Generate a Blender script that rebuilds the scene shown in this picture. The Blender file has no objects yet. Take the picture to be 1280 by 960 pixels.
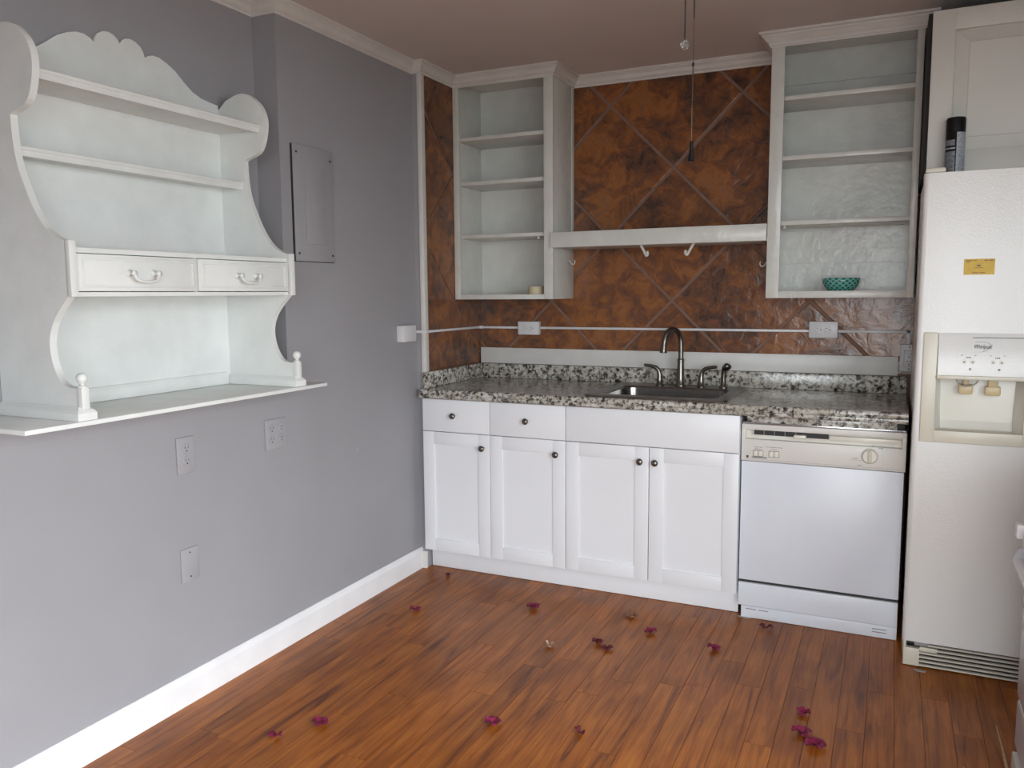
import bpy, bmesh, math, random
from mathutils import Vector, Matrix
random.seed(7)
scene = bpy.context.scene
COL = scene.collection

# ------------------------------------------------------------------ camera
cam_d = bpy.data.cameras.new('camera'); cam = bpy.data.objects.new('camera', cam_d); COL.objects.link(cam)
cam_d.sensor_fit = 'HORIZONTAL'; cam_d.sensor_width = 36.0; cam_d.lens = 1014.93 / 1280 * 36.0
cam_d.clip_start = 0.02
_r = Vector((0.90576964, 0.42370304, -0.00755548)); _u = Vector((-0.03989394, 0.10300601, 0.99388039)); _f = Vector((-0.4218884, 0.89992527, -0.1102029))
cam.matrix_world = Matrix(((_r.x, _u.x, -_f.x, 2.11657), (_r.y, _u.y, -_f.y, -4.01907), (_r.z, _u.z, -_f.z, 1.37058), (0, 0, 0, 1)))
scene.camera = cam

# ------------------------------------------------------------------ daylight
world = bpy.data.worlds.new('World'); scene.world = world; world.use_nodes = True
bg = world.node_tree.nodes['Background']; bg.inputs['Color'].default_value = (0.91, 0.97, 1.0, 1); bg.inputs['Strength'].default_value = 5.0
DOOR = (1.68, 2.95, 2.00)      # the open doorway behind the camera: x0, x1, head height
RY = -4.75                     # rear wall
pl = bpy.data.lights.new('doorway_daylight', 'AREA'); pl.shape = 'RECTANGLE'; pl.size = DOOR[1] - DOOR[0]; pl.size_y = DOOR[2]
pl.cycles.is_portal = True
plo = bpy.data.objects.new('doorway_daylight', pl); COL.objects.link(plo)
plo.location = ((DOOR[0] + DOOR[1]) / 2, RY - 0.13, DOOR[2] / 2); plo.rotation_euler = (math.radians(90), 0, 0)
SIDE = (-4.60, -2.26, 1.98)    # the glazed side door in the right wall beside the camera: y0, y1, head height
pl2 = bpy.data.lights.new('side_door_daylight', 'AREA'); pl2.shape = 'RECTANGLE'; pl2.size = SIDE[1] - SIDE[0]; pl2.size_y = SIDE[2]
pl2.cycles.is_portal = True
plo2 = bpy.data.objects.new('side_door_daylight', pl2); COL.objects.link(plo2)
plo2.location = (3.14 + .11, (SIDE[0] + SIDE[1]) / 2, SIDE[2] / 2); plo2.rotation_euler = (math.radians(90), 0, math.radians(90))
scene.view_settings.view_transform = 'Standard'; scene.view_settings.look = 'None'
scene.view_settings.exposure = 1.02; scene.view_settings.gamma = 1.0
scene.view_settings.use_curve_mapping = False
scene.cycles.max_bounces = 10; scene.cycles.diffuse_bounces = 6

# ------------------------------------------------------------------ materials
def lin(c):
    return tuple((v / 12.92 if v <= .04045 else ((v + .055) / 1.055) ** 2.4) for v in (x / 255 for x in c))
class NT:
    def __init__(s, name):
        s.m = bpy.data.materials.new(name); s.m.use_nodes = True; s.t = s.m.node_tree; s.b = s.t.nodes['Principled BSDF']
    def n(s, typ, **kw):
        x = s.t.nodes.new(typ)
        for k, v in kw.items():
            if k in x.inputs: x.inputs[k].default_value = v
            else: setattr(x, k, v)
        return x
    def l(s, a, b): s.t.links.new(a, b)
    def ramp(s, fac, stops):
        r = s.n('ShaderNodeValToRGB'); e = r.color_ramp.elements
        while len(e) < len(stops): e.new(0.5)
        for q, (p, c) in zip(e, stops): q.position = p; q.color = (*c, 1)
        s.l(fac, r.inputs['Fac']); return r
    def bump(s, h, st, d=0.01):
        b = s.n('ShaderNodeBump', Strength=st, Distance=d); s.l(h, b.inputs['Height']); s.l(b.outputs['Normal'], s.b.inputs['Normal'])
    def coord(s, scale=(1, 1, 1), rnd=False):
        tc = s.n('ShaderNodeTexCoord'); mp = s.n('ShaderNodeMapping'); mp.inputs['Scale'].default_value = scale
        s.l(tc.outputs['Object'], mp.inputs['Vector'])
        if rnd:
            oi = s.n('ShaderNodeObjectInfo'); mu = s.n('ShaderNodeMath', operation='MULTIPLY'); mu.inputs[1].default_value = 37.0
            s.l(oi.outputs['Random'], mu.inputs[0]); cb = s.n('ShaderNodeCombineXYZ')
            for i in range(3): s.l(mu.outputs[0], cb.inputs[i])
            s.l(cb.outputs[0], mp.inputs['Location']); s.oi = oi
        return mp.outputs['Vector']
def paint(name, c, rough=0.5, var=0.06, scale=6, bump=0.0, bscale=120, metal=0.0, spec=0.5):
    t = NT(name); v = t.coord(); nz = t.n('ShaderNodeTexNoise', Scale=scale, Detail=4.0); t.l(v, nz.inputs['Vector'])
    r = t.ramp(nz.outputs['Fac'], [(0.3, tuple(x * (1 - var) for x in c)), (0.7, tuple(min(1, x * (1 + var)) for x in c))])
    t.l(r.outputs['Color'], t.b.inputs['Base Color']); t.b.inputs['Roughness'].default_value = rough; t.b.inputs['Metallic'].default_value = metal
    t.b.inputs['Specular IOR Level'].default_value = spec
    if bump:
        n2 = t.n('ShaderNodeTexNoise', Scale=bscale, Detail=3.0); t.l(v, n2.inputs['Vector']); t.bump(n2.outputs['Fac'], bump)
    return t.m
M = {}
M['grey_wall'] = paint('grey wall paint', (.312, .310, .332), .62, .03, 3, .05, 220)
M['ceiling'] = paint('ceiling paint', (.62, .575, .55), .8, .03, 3, .05, 200)
M['trim'] = paint('white trim paint', (.66, .65, .63), .38, .05, 8, .05, 60)
M['base_trim'] = paint('bright white baseboard paint', (.80, .80, .82), .4, .04, 8, .04, 60)
M['cab'] = paint('white cabinet paint', (.80, .815, .85), .35, .012, 4)
M['old_cab'] = paint('old brushed white paint', (.63, .64, .61), .27, .06, 10, .20, 28)
M['hutch'] = paint('white hutch paint', (.70, .72, .71), .42, .05, 9, .08, 45)
M['plate'] = paint('white plastic plate', (.66, .66, .68), .35, .02)
M['wallplate'] = paint('painted over plate', (.345, .342, .366), .4, .03)
M['slot'] = paint('dark slot', (.02, .02, .02), .6, .1)
M['black'] = paint('black plastic', (.006, .006, .007), .45, .1, spec=.25)
M['gap_shade'] = paint('dark gap shade', (.02, .018, .016), .8, .1)  # near-black colour stands in for shade in the slot beside the overhead cabinet
M['fridge'] = None
M['cream'] = paint('cream plastic', (.66, .63, .53), .35, .04)
M['cream2'] = paint('pale cream plastic', (.72, .70, .63), .3, .03)
M['amber'] = paint('yellowed plastic', (.58, .46, .26), .35, .08, 30)
M['dwwhite'] = paint('bluish white enamel', (.74, .78, .85), .32, .02)
M['dwpanel'] = paint('almond dishwasher panel', (.70, .685, .65), .4, .02)
M['ovenwhite'] = paint('white range enamel', (.70, .70, .74), .18, .02)
M['nickel'] = paint('brushed dark nickel', (.20, .185, .17), .28, .1, 40, 0, 1, 1.0)
M['steel'] = paint('stainless steel', (.30, .29, .28), .22, .08, 60, .02, 200, 1.0)
M['sink'] = paint('sink steel', (.22, .21, .205), .3, .1, 30, .02, 200, 1.0)
M['alu'] = paint('aluminium strip', (.55, .57, .6), .2, .05, 40, 0, 1, 1.0)
M['chrome'] = paint('chrome', (.75, .75, .76), .08, .02, 4, 0, 1, 1.0)
M['tape'] = paint('cream masking tape', (.55, .48, .32), .6, .08, 40)
M['print'] = paint('dark print', (.06, .06, .065), .5, .05)
M['greyprint'] = paint('grey print', (.30, .30, .31), .5, .05)
M['sticker'] = paint('yellow sticker', (.62, .40, .035), .5, .08, 40)
M['brownprint'] = paint('brown print', (.16, .07, .02), .5, .05)
M['cord'] = paint('dark cord', (.05, .045, .04), .5, .1)
M['beads'] = paint('brass beads', (.75, .70, .60), .35, .1, 60, 0, 1, 1.0)
M['flake'] = paint('grey flake', (.42, .40, .38), .7, .15, 60)
M['scratch'] = paint('pale bare wood', (.50, .36, .20), .6, .2, 40)
M['concrete'] = paint('patio concrete', (.13, .13, .115), .85, .15, 3)
M['grout'] = paint('brown grout', (.195, .115, .085), .7, .12, 25, .1, 80)
M['labelgrey'] = paint('grey label', (.16, .17, .19), .4, .5, 140)
M['labelpale'] = paint('pale blue grey label', (.33, .36, .40), .4, .35, 160)
M['dirt'] = paint('ageing cabinet paint', (.62, .61, .57), .45, .02, 6)
def m_fridge():
    t = NT('pebbled white enamel'); v = t.coord(); t.b.inputs['Base Color'].default_value = (.76, .76, .745, 1); t.b.inputs['Roughness'].default_value = .26
    n = t.n('ShaderNodeTexNoise', Scale=170.0, Detail=2.0); t.l(v, n.inputs['Vector']); t.bump(n.outputs['Fac'], .12, .005); return t.m
M['fridge'] = m_fridge()
def m_granite():
    t = NT('speckled granite'); v = t.coord()
    n1 = t.n('ShaderNodeTexNoise', Scale=58.0, Detail=5.0, Roughness=.7); t.l(v, n1.inputs['Vector'])
    n2 = t.n('ShaderNodeTexVoronoi', Scale=75.0); t.l(v, n2.inputs['Vector'])
    n3 = t.n('ShaderNodeTexNoise', Scale=14.0, Detail=3.0); t.l(v, n3.inputs['Vector'])
    r1 = t.ramp(n1.outputs['Fac'], [(.37, (.025, .025, .026)), (.43, (.20, .19, .175)), (.49, (.48, .46, .42)), (.62, (.70, .69, .65)), (.70, (.30, .275, .24))])
    r2 = t.ramp(n2.outputs['Color'], [(.18, (.12, .11, .10)), (.30, (1, 1, 1))])
    r3 = t.ramp(n3.outputs['Fac'], [(.35, (.72, .69, .64)), (.65, (1, 1, 1))])
    a = t.n('ShaderNodeMix', data_type='RGBA', blend_type='MULTIPLY'); a.inputs[0].default_value = .85
    t.l(r1.outputs[0], a.inputs[6]); t.l(r2.outputs[0], a.inputs[7])
    b = t.n('ShaderNodeMix', data_type='RGBA', blend_type='MULTIPLY'); b.inputs[0].default_value = 1
    t.l(a.outputs[2], b.inputs[6]); t.l(r3.outputs[0], b.inputs[7]); t.l(b.outputs[2], t.b.inputs['Base Color'])
    t.b.inputs['Roughness'].default_value = .14; return t.m
M['granite'] = m_granite()
def m_tile():
    t = NT('rust slate-look ceramic tile'); v = t.coord((1, 1, 1), True)
    n0 = t.n('ShaderNodeTexNoise', Scale=3.2, Detail=2.0, Distortion=.6); t.l(v, n0.inputs['Vector'])
    n1 = t.n('ShaderNodeTexNoise', Scale=11.0, Detail=12.0, Roughness=.74, Distortion=.9); t.l(v, n1.inputs['Vector'])
    ad = t.n('ShaderNodeMix', data_type='FLOAT'); ad.inputs[0].default_value = .68
    t.l(n0.outputs['Fac'], ad.inputs[2]); t.l(n1.outputs['Fac'], ad.inputs[3])
    r = t.ramp(ad.outputs[0], [(.36, (.040, .022, .017)), (.44, (.115, .050, .027)), (.50, (.19, .068, .025)), (.57, (.29, .108, .031)), (.66, (.15, .085, .060))])
    t.l(r.outputs[0], t.b.inputs['Base Color']); t.b.inputs['Roughness'].default_value = .24
    n2 = t.n('ShaderNodeTexNoise', Scale=12.0, Detail=6.0, Distortion=1.0); t.l(v, n2.inputs['Vector']); t.bump(n2.outputs['Fac'], .35, .012); return t.m
M['tile'] = m_tile()
def m_wood():
    t = NT('red-brown laminate plank'); v = t.coord((1, 1, 1), True)
    mp = t.n('ShaderNodeMapping'); mp.inputs['Scale'].default_value = (1, .075, 1); t.l(v, mp.inputs['Vector'])
    n1 = t.n('ShaderNodeTexNoise', Scale=26.0, Detail=6.0, Roughness=.6, Distortion=1.1); t.l(mp.outputs[0], n1.inputs['Vector'])
    mp2 = t.n('ShaderNodeMapping'); mp2.inputs['Scale'].default_value = (1, .03, 1); t.l(v, mp2.inputs['Vector'])
    n2 = t.n('ShaderNodeTexNoise', Scale=160.0, Detail=3.0); t.l(mp2.outputs[0], n2.inputs['Vector'])
    n3 = t.n('ShaderNodeTexNoise', Scale=4.0, Detail=2.0); t.l(v, n3.inputs['Vector'])
    r1 = t.ramp(n1.outputs['Fac'], [(.27, (.125, .034, .006)), (.40, (.30, .086, .012)), (.52, (.40, .122, .017)), (.64, (.47, .158, .024)), (.74, (.33, .098, .014))])
    r2 = t.ramp(n2.outputs['Fac'], [(.35, (.72, .70, .68)), (.6, (1, 1, 1))])
    r3 = t.ramp(n3.outputs['Fac'], [(.3, (.70, .66, .64)), (.55, (1, 1, 1))])
    a = t.n('ShaderNodeMix', data_type='RGBA', blend_type='MULTIPLY'); a.inputs[0].default_value = .8; t.l(r1.outputs[0], a.inputs[6]); t.l(r2.outputs[0], a.inputs[7])
    b = t.n('ShaderNodeMix', data_type='RGBA', blend_type='MULTIPLY'); b.inputs[0].default_value = 1; t.l(a.outputs[2], b.inputs[6]); t.l(r3.outputs[0], b.inputs[7])
    hs = t.n('ShaderNodeHueSaturation'); mr = t.n('ShaderNodeMapRange'); mr.inputs['To Min'].default_value = .90; mr.inputs['To Max'].default_value = 1.08
    t.l(t.oi.outputs['Random'], mr.inputs['Value']); t.l(mr.outputs[0], hs.inputs['Value']); t.l(b.outputs[2], hs.inputs['Color'])
    vo = t.n('ShaderNodeTexVoronoi', Scale=13.0); t.l(v, vo.inputs['Vector']); fk = t.ramp(vo.outputs['Distance'], [(.035, (1, 1, 1)), (.06, (0, 0, 0))]); mk = t.n('ShaderNodeMix', data_type='RGBA'); mu_ = t.n('ShaderNodeMath', operation='MULTIPLY'); gt = t.n('ShaderNodeTexNoise', Scale=3.0); t.l(v, gt.inputs['Vector']); gr_ = t.ramp(gt.outputs['Fac'], [(.52, (0, 0, 0)), (.60, (.6, .6, .6))]); t.l(fk.outputs[0], mu_.inputs[0]); t.l(gr_.outputs[0], mu_.inputs[1]); t.l(mu_.outputs[0], mk.inputs[0]); t.l(hs.outputs[0], mk.inputs[6]); mk.inputs[7].default_value = (.55, .36, .24, 1)
    t.l(mk.outputs[2], t.b.inputs['Base Color']); t.b.inputs['Roughness'].default_value = .36; t.b.inputs['Specular IOR Level'].default_value = .32
    t.bump(n2.outputs['Fac'], .05); return t.m
M['wood'] = m_wood()
M['seam'] = paint('dark plank seam', (.13, .04, .012), .7, .1)
def m_petal(name, c1, c2):
    t = NT(name); v = t.coord((1, 1, 1), True); n = t.n('ShaderNodeTexNoise', Scale=70.0, Detail=3.0); t.l(v, n.inputs['Vector'])
    r = t.ramp(n.outputs['Fac'], [(.35, c1), (.65, c2)]); t.l(r.outputs[0], t.b.inputs['Base Color']); t.b.inputs['Roughness'].default_value = .7; return t.m
M['petal'] = m_petal('magenta bract', (.12, .004, .026), (.26, .010, .066))
M['petal_dark'] = m_petal('dried dark red bract', (.07, .004, .008), (.16, .010, .016))
M['leaf_brown'] = m_petal('dried brown leaf', (.16, .06, .03), (.34, .16, .09))
M['leaf_tan'] = m_petal('dried tan leaf', (.32, .18, .11), (.48, .30, .20))
def m_glass():
    t = NT('clear cut glass'); t.b.inputs['Transmission Weight'].default_value = 1; t.b.inputs['Roughness'].default_value = .02; t.b.inputs['Base Color'].default_value = (.92, .95, .97, 1); return t.m
M['glass'] = m_glass()
def m_bowl():
    t = NT('teal patterned glaze'); tc = t.n('ShaderNodeTexCoord'); sx = t.n('ShaderNodeSeparateXYZ'); t.l(tc.outputs['Object'], sx.inputs[0])
    at = t.n('ShaderNodeMath', operation='ARCTAN2'); t.l(sx.outputs[1], at.inputs[0]); t.l(sx.outputs[0], at.inputs[1])
    m1 = t.n('ShaderNodeMath', operation='MULTIPLY'); t.l(at.outputs[0], m1.inputs[0]); m1.inputs[1].default_value = 17
    s1 = t.n('ShaderNodeMath', operation='SINE'); t.l(m1.outputs[0], s1.inputs[0])
    m2 = t.n('ShaderNodeMath', operation='MULTIPLY'); t.l(sx.outputs[2], m2.inputs[0]); m2.inputs[1].default_value = 330
    s2 = t.n('ShaderNodeMath', operation='SINE'); t.l(m2.outputs[0], s2.inputs[0])
    mm = t.n('ShaderNodeMath', operation='MULTIPLY'); t.l(s1.outputs[0], mm.inputs[0]); t.l(s2.outputs[0], mm.inputs[1])
    r = t.ramp(mm.outputs[0], [(.0, (.15, .42, .36)), (.30, (.02, .12, .12))])
    t.l(r.outputs[0], t.b.inputs['Base Color']); t.b.inputs['Roughness'].default_value = .2; return t.m
M['bowl'] = m_bowl()
M['bowl_in'] = paint('pale grey glaze', (.50, .53, .50), .25, .03)

# ------------------------------------------------------------------ object helpers
OFF = {}
def obj(name, verts, faces, mat, parent=None, smooth=False, origin=None):
    me = bpy.data.meshes.new(name)
    xs = [v[0] for v in verts]; ys = [v[1] for v in verts]; zs = [v[2] for v in verts]
    c = Vector(origin) if origin else Vector(((min(xs) + max(xs)) / 2, (min(ys) + max(ys)) / 2, min(zs)))
    me.from_pydata([tuple(Vector(v) - c) for v in verts], [], faces)
    bm = bmesh.new(); bm.from_mesh(me); bmesh.ops.recalc_face_normals(bm, faces=bm.faces); bm.to_mesh(me); bm.free()
    me.materials.append(M[mat])
    if smooth:
        for p in me.polygons: p.use_smooth = True
        if smooth == 'auto':
            try: me.set_sharp_from_angle(angle=math.radians(40))
            except Exception: pass
    o = bpy.data.objects.new(name, me); COL.objects.link(o)
    if parent: o.parent = parent; o.location = c - OFF[parent]
    else: o.location = c
    OFF[o] = c
    return o
def tag(o, label, cat, group=None):
    o['label'] = label; o['category'] = cat
    if group: o['group'] = group
    return o
def thing(name, label, cat, loc, group=None):
    o = bpy.data.objects.new(name, None); COL.objects.link(o); o.location = loc; o.empty_display_size = .05; OFF[o] = Vector(loc)
    return tag(o, label, cat, group)
def struct(o): o['kind'] = 'structure'; return o
class G:
    """collects shapes for one mesh"""
    def __init__(s): s.v = []; s.f = []
    def add(s, v, f):
        k = len(s.v); s.v += [tuple(x) for x in v]; s.f += [tuple(i + k for i in q) for q in f]; return s
    def box(s, x0, x1, y0, y1, z0, z1, b=0.0):
        x0, x1 = sorted((x0, x1)); y0, y1 = sorted((y0, y1)); z0, z1 = sorted((z0, z1))
        bm = bmesh.new(); bmesh.ops.create_cube(bm, size=1)
        for v in bm.verts: v.co = Vector(((x0 + x1) / 2 + v.co.x * (x1 - x0), (y0 + y1) / 2 + v.co.y * (y1 - y0), (z0 + z1) / 2 + v.co.z * (z1 - z0)))
        if b: bmesh.ops.bevel(bm, geom=list(bm.edges), offset=min(b, .45 * min(x1 - x0, y1 - y0, z1 - z0)), segments=2, affect='EDGES', profile=.5)
        bm.verts.index_update(); s.add([v.co[:] for v in bm.verts], [[v.index for v in f.verts] for f in bm.faces]); bm.free(); return s
    def prism(s, pts, axis, a0, a1):
        """polygon pts extruded along axis: 'x' pts=(y,z), 'y' pts=(x,z), 'z' pts=(x,y)"""
        def mk(p, a): return {'x': (a, p[0], p[1]), 'y': (p[0], a, p[1]), 'z': (p[0], p[1], a)}[axis]
        n = len(pts); v = [mk(p, a0) for p in pts] + [mk(p, a1) for p in pts]
        f = [tuple(range(n - 1, -1, -1)), tuple(range(n, 2 * n))] + [(i, (i + 1) % n, n + (i + 1) % n, n + i) for i in range(n)]
        return s.add(v, f)
    def lathe(s, prof, c, axis='z', seg=20):
        """prof = [(r, h)], revolved round axis through c"""
        v = []; f = []
        for r, h in prof:
            for k in range(seg):
                a = 2 * math.pi * k / seg; p, q = r * math.cos(a), r * math.sin(a)
                d = {'z': (p, q, h), 'x': (h, p, q), 'y': (p, h, q), '-y': (p, -h, q), '-x': (-h, p, q)}[axis]
                v.append((c[0] + d[0], c[1] + d[1], c[2] + d[2]))
        for i in range(len(prof) - 1):
            for k in range(seg):
                f.append((i * seg + k, i * seg + (k + 1) % seg, (i + 1) * seg + (k + 1) % seg, (i + 1) * seg + k))
        if prof[0][0] > 1e-6: f.append(tuple(range(seg)))
        if prof[-1][0] > 1e-6: f.append(tuple((len(prof) - 1) * seg + k for k in range(seg)))
        return s.add(v, f)
    def tube(s, pts, rad, seg=10):
        pts = [Vector(p) for p in pts]; n = len(pts); rad = rad if isinstance(rad, (list, tuple)) else [rad] * n
        v = []; f = []; up = None
        for i, p in enumerate(pts):
            t = (pts[min(i + 1, n - 1)] - pts[max(i - 1, 0)]).normalized()
            if up is None:
                up = t.cross(Vector((0, 0, 1)));  up = t.cross(Vector((1, 0, 0))) if up.length < .1 else up
            up = (up - t * up.dot(t)).normalized(); w = t.cross(up)
            for k in range(seg):
                a = 2 * math.pi * k / seg; v.append(p + (up * math.cos(a) + w * math.sin(a)) * rad[i])
        for i in range(n - 1):
            for k in range(seg): f.append((i * seg + k, i * seg + (k + 1) % seg, (i + 1) * seg + (k + 1) % seg, (i + 1) * seg + k))
        f.append(tuple(range(seg))); f.append(tuple((n - 1) * seg + k for k in range(seg)))
        return s.add(v, f)
    def sweep(s, path, prof):
        """prof (out, z) swept along a horizontal polyline, out = right-hand side, mitred corners"""
        n = len(path); m = len(prof); P = [Vector(p) for p in path]
        for i in range(n):
            d0 = (P[i] - P[i - 1]).normalized() if i > 0 else None; d1 = (P[i + 1] - P[i]).normalized() if i < n - 1 else None
            n0 = Vector((d0.y, -d0.x)) if d0 else None; n1 = Vector((d1.y, -d1.x)) if d1 else None
            if n0 is None: mv = n1
            elif n1 is None: mv = n0
            else: mv = (n0 + n1) / (1 + n0.dot(n1))
            for (o_, z) in prof: s.v.append((P[i].x + mv.x * o_, P[i].y + mv.y * o_, z))
        for i in range(n - 1):
            for k in range(m): s.f.append((i * m + k, i * m + (k + 1) % m, (i + 1) * m + (k + 1) % m, (i + 1) * m + k))
        s.f.append(tuple(range(m))); s.f.append(tuple((n - 1) * m + k for k in range(m)))
        return s
    def build(s, name, mat, parent=None, smooth=False, origin=None): return obj(name, s.v, s.f, mat, parent, smooth, origin)
def box(name, x0, x1, y0, y1, z0, z1, mat, parent=None, b=0.0): return G().box(x0, x1, y0, y1, z0, z1, b).build(name, mat, parent, 'auto' if b else False)
def catmull(pts, k=4, closed=False):
    P = [Vector(p) for p in pts]; out = []; n = len(P)
    for i in range(n if closed else n - 1):
        a, b, c, d = (P[(i - 1) % n] if closed or i else P[0]), P[i], P[(i + 1) % n], (P[(i + 2) % n] if closed or i + 2 < n else P[-1])
        for j in range(k):
            t = j / k; out.append(.5 * ((2 * b) + (c - a) * t + (2 * a - 5 * b + 4 * c - d) * t * t + (3 * b - a - 3 * c + d) * t ** 3))
    if not closed: out.append(P[-1])
    return [tuple(p) for p in out]
def text(name, s, size, loc, mat, parent, shear=0.0, face='-y', align='CENTER', depth=.0004, stretch=1.0):
    cu = bpy.data.curves.new(name, 'FONT'); cu.body = s; cu.size = size; cu.align_x = align; cu.align_y = 'CENTER'; cu.shear = shear; cu.extrude = depth; cu.resolution_u = 2
    tmp = bpy.data.objects.new('tmp', cu); COL.objects.link(tmp); dg = bpy.context.evaluated_depsgraph_get(); me = bpy.data.meshes.new_from_object(tmp.evaluated_get(dg))
    vs = []
    for v in me.vertices:
        x, y, z = v.co; x *= stretch
        vs.append((loc[0] + x, loc[1] - z, loc[2] + y) if face == '-y' else (loc[0] + z, loc[1] + x, loc[2] + y))
    fs = [tuple(p.vertices) for p in me.polygons]
    bpy.data.objects.remove(tmp); bpy.data.meshes.remove(me)
    return obj(name, vs, fs, mat, parent)

def marks(x, y, z, w, h, n, mat, parent, face='-y'):
    """tiny illegible print: n short strokes in a row of width w"""
    rnd = random.Random(int(x * 1e4 + z * 1e3)); g = G(); xx = x - w / 2; u = w / n
    for k in range(n):
        g.box(xx + u * .08, xx + u * rnd.uniform(.7, .9), y - .0004, y, z - h / 2 * rnd.uniform(.6, 1), z + h / 2 * rnd.uniform(.6, 1)); xx += u
    return g.build('print_marks', mat, parent)

# ------------------------------------------------------------------ room shell
H = 2.46; RX = 3.14
fl = struct(box('floor', -.12, RX, RY, .05, -.05, -.004, 'seam'))
PW = .0835
k = 0; x = .0
while x < RX - .01:
    x1 = min(x + PW, RX); y = .0 - random.uniform(.15, 1.1)
    segs = []; top = .0
    while top > RY + .01:
        bot = max(y, RY); segs.append((bot, top)); top = bot; y = bot - random.uniform(.85, 1.15)
    for (a, b_) in segs:
        if b_ < -4.2: continue
        e = .00035
        obj('plank', [(x + e, a + e, -.004), (x1 - e, a + e, -.004), (x1 - e, b_ - e, -.004), (x + e, b_ - e, -.004), (x + e + .0003, a + e + .0003, 0), (x1 - e - .0003, a + e + .0003, 0), (x1 - e - .0003, b_ - e - .0003, 0), (x + e + .0003, b_ - e - .0003, 0)],
            [(4, 5, 6, 7), (0, 1, 5, 4), (1, 2, 6, 5), (2, 3, 7, 6), (3, 0, 4, 7)], 'wood', fl)
    x = x1
struct(box('ceiling', -.30, RX + .1, RY - .1, .15, H, H + .08, 'ceiling'))
REC = -.11; BUMP = -1.55; ZL = 1.05; FUR = -.60
g = G().box(-.30, 0, RY, FUR, 0, ZL - .012).box(-.30, REC, RY, BUMP, ZL - .012, H).box(-.30, 0, BUMP, FUR, ZL - .012, H).box(-.30, .034, FUR, .12, 0, H)
wl = struct(g.build('wall_left', 'grey_wall'))
wb = struct(box('wall_back', .034, RX, -.0025, .12, 0, H, 'grout'))
struct(G().box(RX, RX + .1, RY, SIDE[0], 0, H).box(RX, RX + .1, SIDE[1], .12, 0, H).box(RX, RX + .1, SIDE[0], SIDE[1], SIDE[2], H).build('wall_right', 'grey_wall'))
struct(G().box(-.30, DOOR[0], RY - .12, RY, 0, H).box(DOOR[1], RX + .1, RY - .12, RY, 0, H).box(DOOR[0], DOOR[1], RY - .12, RY, DOOR[2], H).build('wall_rear', 'grey_wall'))
struct(G().box(DOOR[0] - .07, DOOR[0], RY, RY + .015, 0, DOOR[2] + .07).box(DOOR[1], DOOR[1] + .07, RY, RY + .015, 0, DOOR[2] + .07).box(DOOR[0], DOOR[1], RY, RY + .015, DOOR[2], DOOR[2] + .07).build('door_1', 'trim'))
struct(G().box(RX - .015, RX, SIDE[0] - .07, SIDE[0], 0, SIDE[2] + .07).box(RX - .015, RX, SIDE[1], SIDE[1] + .07, 0, SIDE[2] + .07).box(RX - .015, RX, SIDE[0], SIDE[1], SIDE[2], SIDE[2] + .07).build('door_2', 'trim'))
struct(G().box(-9, 14, -16, RY - .12, -.12, -.06).box(RX + .1, 14, RY - .12, 6, -.12, -.06).build('ground', 'concrete'))

# tiles, set on the diagonal
TS = .3233          # half diagonal
GAP = .0068
def clip(poly, x0, x1, z0, z1):
    def half(P, f, it):
        out = []
        for i in range(len(P)):
            a, b_ = P[i - 1], P[i]; fa, fb = f(a), f(b_)
            if fa >= 0 and fb >= 0: out.append(b_)
            elif fa >= 0 > fb: out.append(it(a, b_, fa, fb))
            elif fa < 0 <= fb: out += [it(a, b_, fa, fb), b_]
        return out
    it = lambda a, b_, fa, fb: (a[0] + (b_[0] - a[0]) * fa / (fa - fb), a[1] + (b_[1] - a[1]) * fa / (fa - fb))
    for f in (lambda p: p[0] - x0, lambda p: x1 - p[0], lambda p: p[1] - z0, lambda p: z1 - p[1]):
        if poly: poly = half(poly, f, it)
    return poly
def tiles(cx, cz, x0, x1, z0, z1, place, parent):
    for i in range(-8, 9):
        for j in range(-8, 9):
            if (i + j) % 2 == 0: continue      # tile centres lie between the grout crossings
            px, pz = cx + i * TS, cz + j * TS; d = TS - GAP * 1.414 / 1.0
            P = clip([(px - d, pz), (px, pz - d), (px + d, pz), (px, pz + d)], x0, x1, z0, z1)
            P = [p for q, p in enumerate(P) if abs(p[0] - P[q - 1][0]) + abs(p[1] - P[q - 1][1]) > 1e-5]
            if len(P) < 3: continue
            mx = sum(p[0] for p in P) / len(P); mz = sum(p[1] for p in P) / len(P)
            ar = abs(sum(P[q - 1][0] * P[q][1] - P[q][0] * P[q - 1][1] for q in range(len(P)))) / 2
            if ar < 4e-4: continue
            e = .985; n = len(P); jit = random.uniform(-.0003, .0003)
            v = [place(p[0], p[1], 0) for p in P] + [place(p[0], p[1], .0018 + jit) for p in P] + [place(mx + (p[0] - mx) * e, mz + (p[1] - mz) * e, .0030 + jit) for p in P]
            f = [tuple(range(2 * n, 3 * n))] + [(q, (q + 1) % n, n + (q + 1) % n, n + q) for q in range(n)] + [(n + q, n + (q + 1) % n, 2 * n + (q + 1) % n, 2 * n + q) for q in range(n)]
            obj('tile', v, f, 'tile', parent)
tiles(1.117, 1.977, .047, 2.30, 1.0, 2.425, lambda a, b_, c: (a, -.0025 - c, b_), wb)
gs = box('grout_bed', .034, .0425, -.572, .0, .985, 2.41, 'grout', wl)
tiles(-.300, 1.984, -.568, -.006, .995, 2.405, lambda a, b_, c: (.0425 + c, a, b_), wl)
struct(box('trim_1', .026, .050, -.606, -.570, .985, 2.412, 'trim', None, .004))
struct(box('trim_2', .052, 2.145, -.019, -.0065, .9935, 1.079, 'trim', None, .002))
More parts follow.
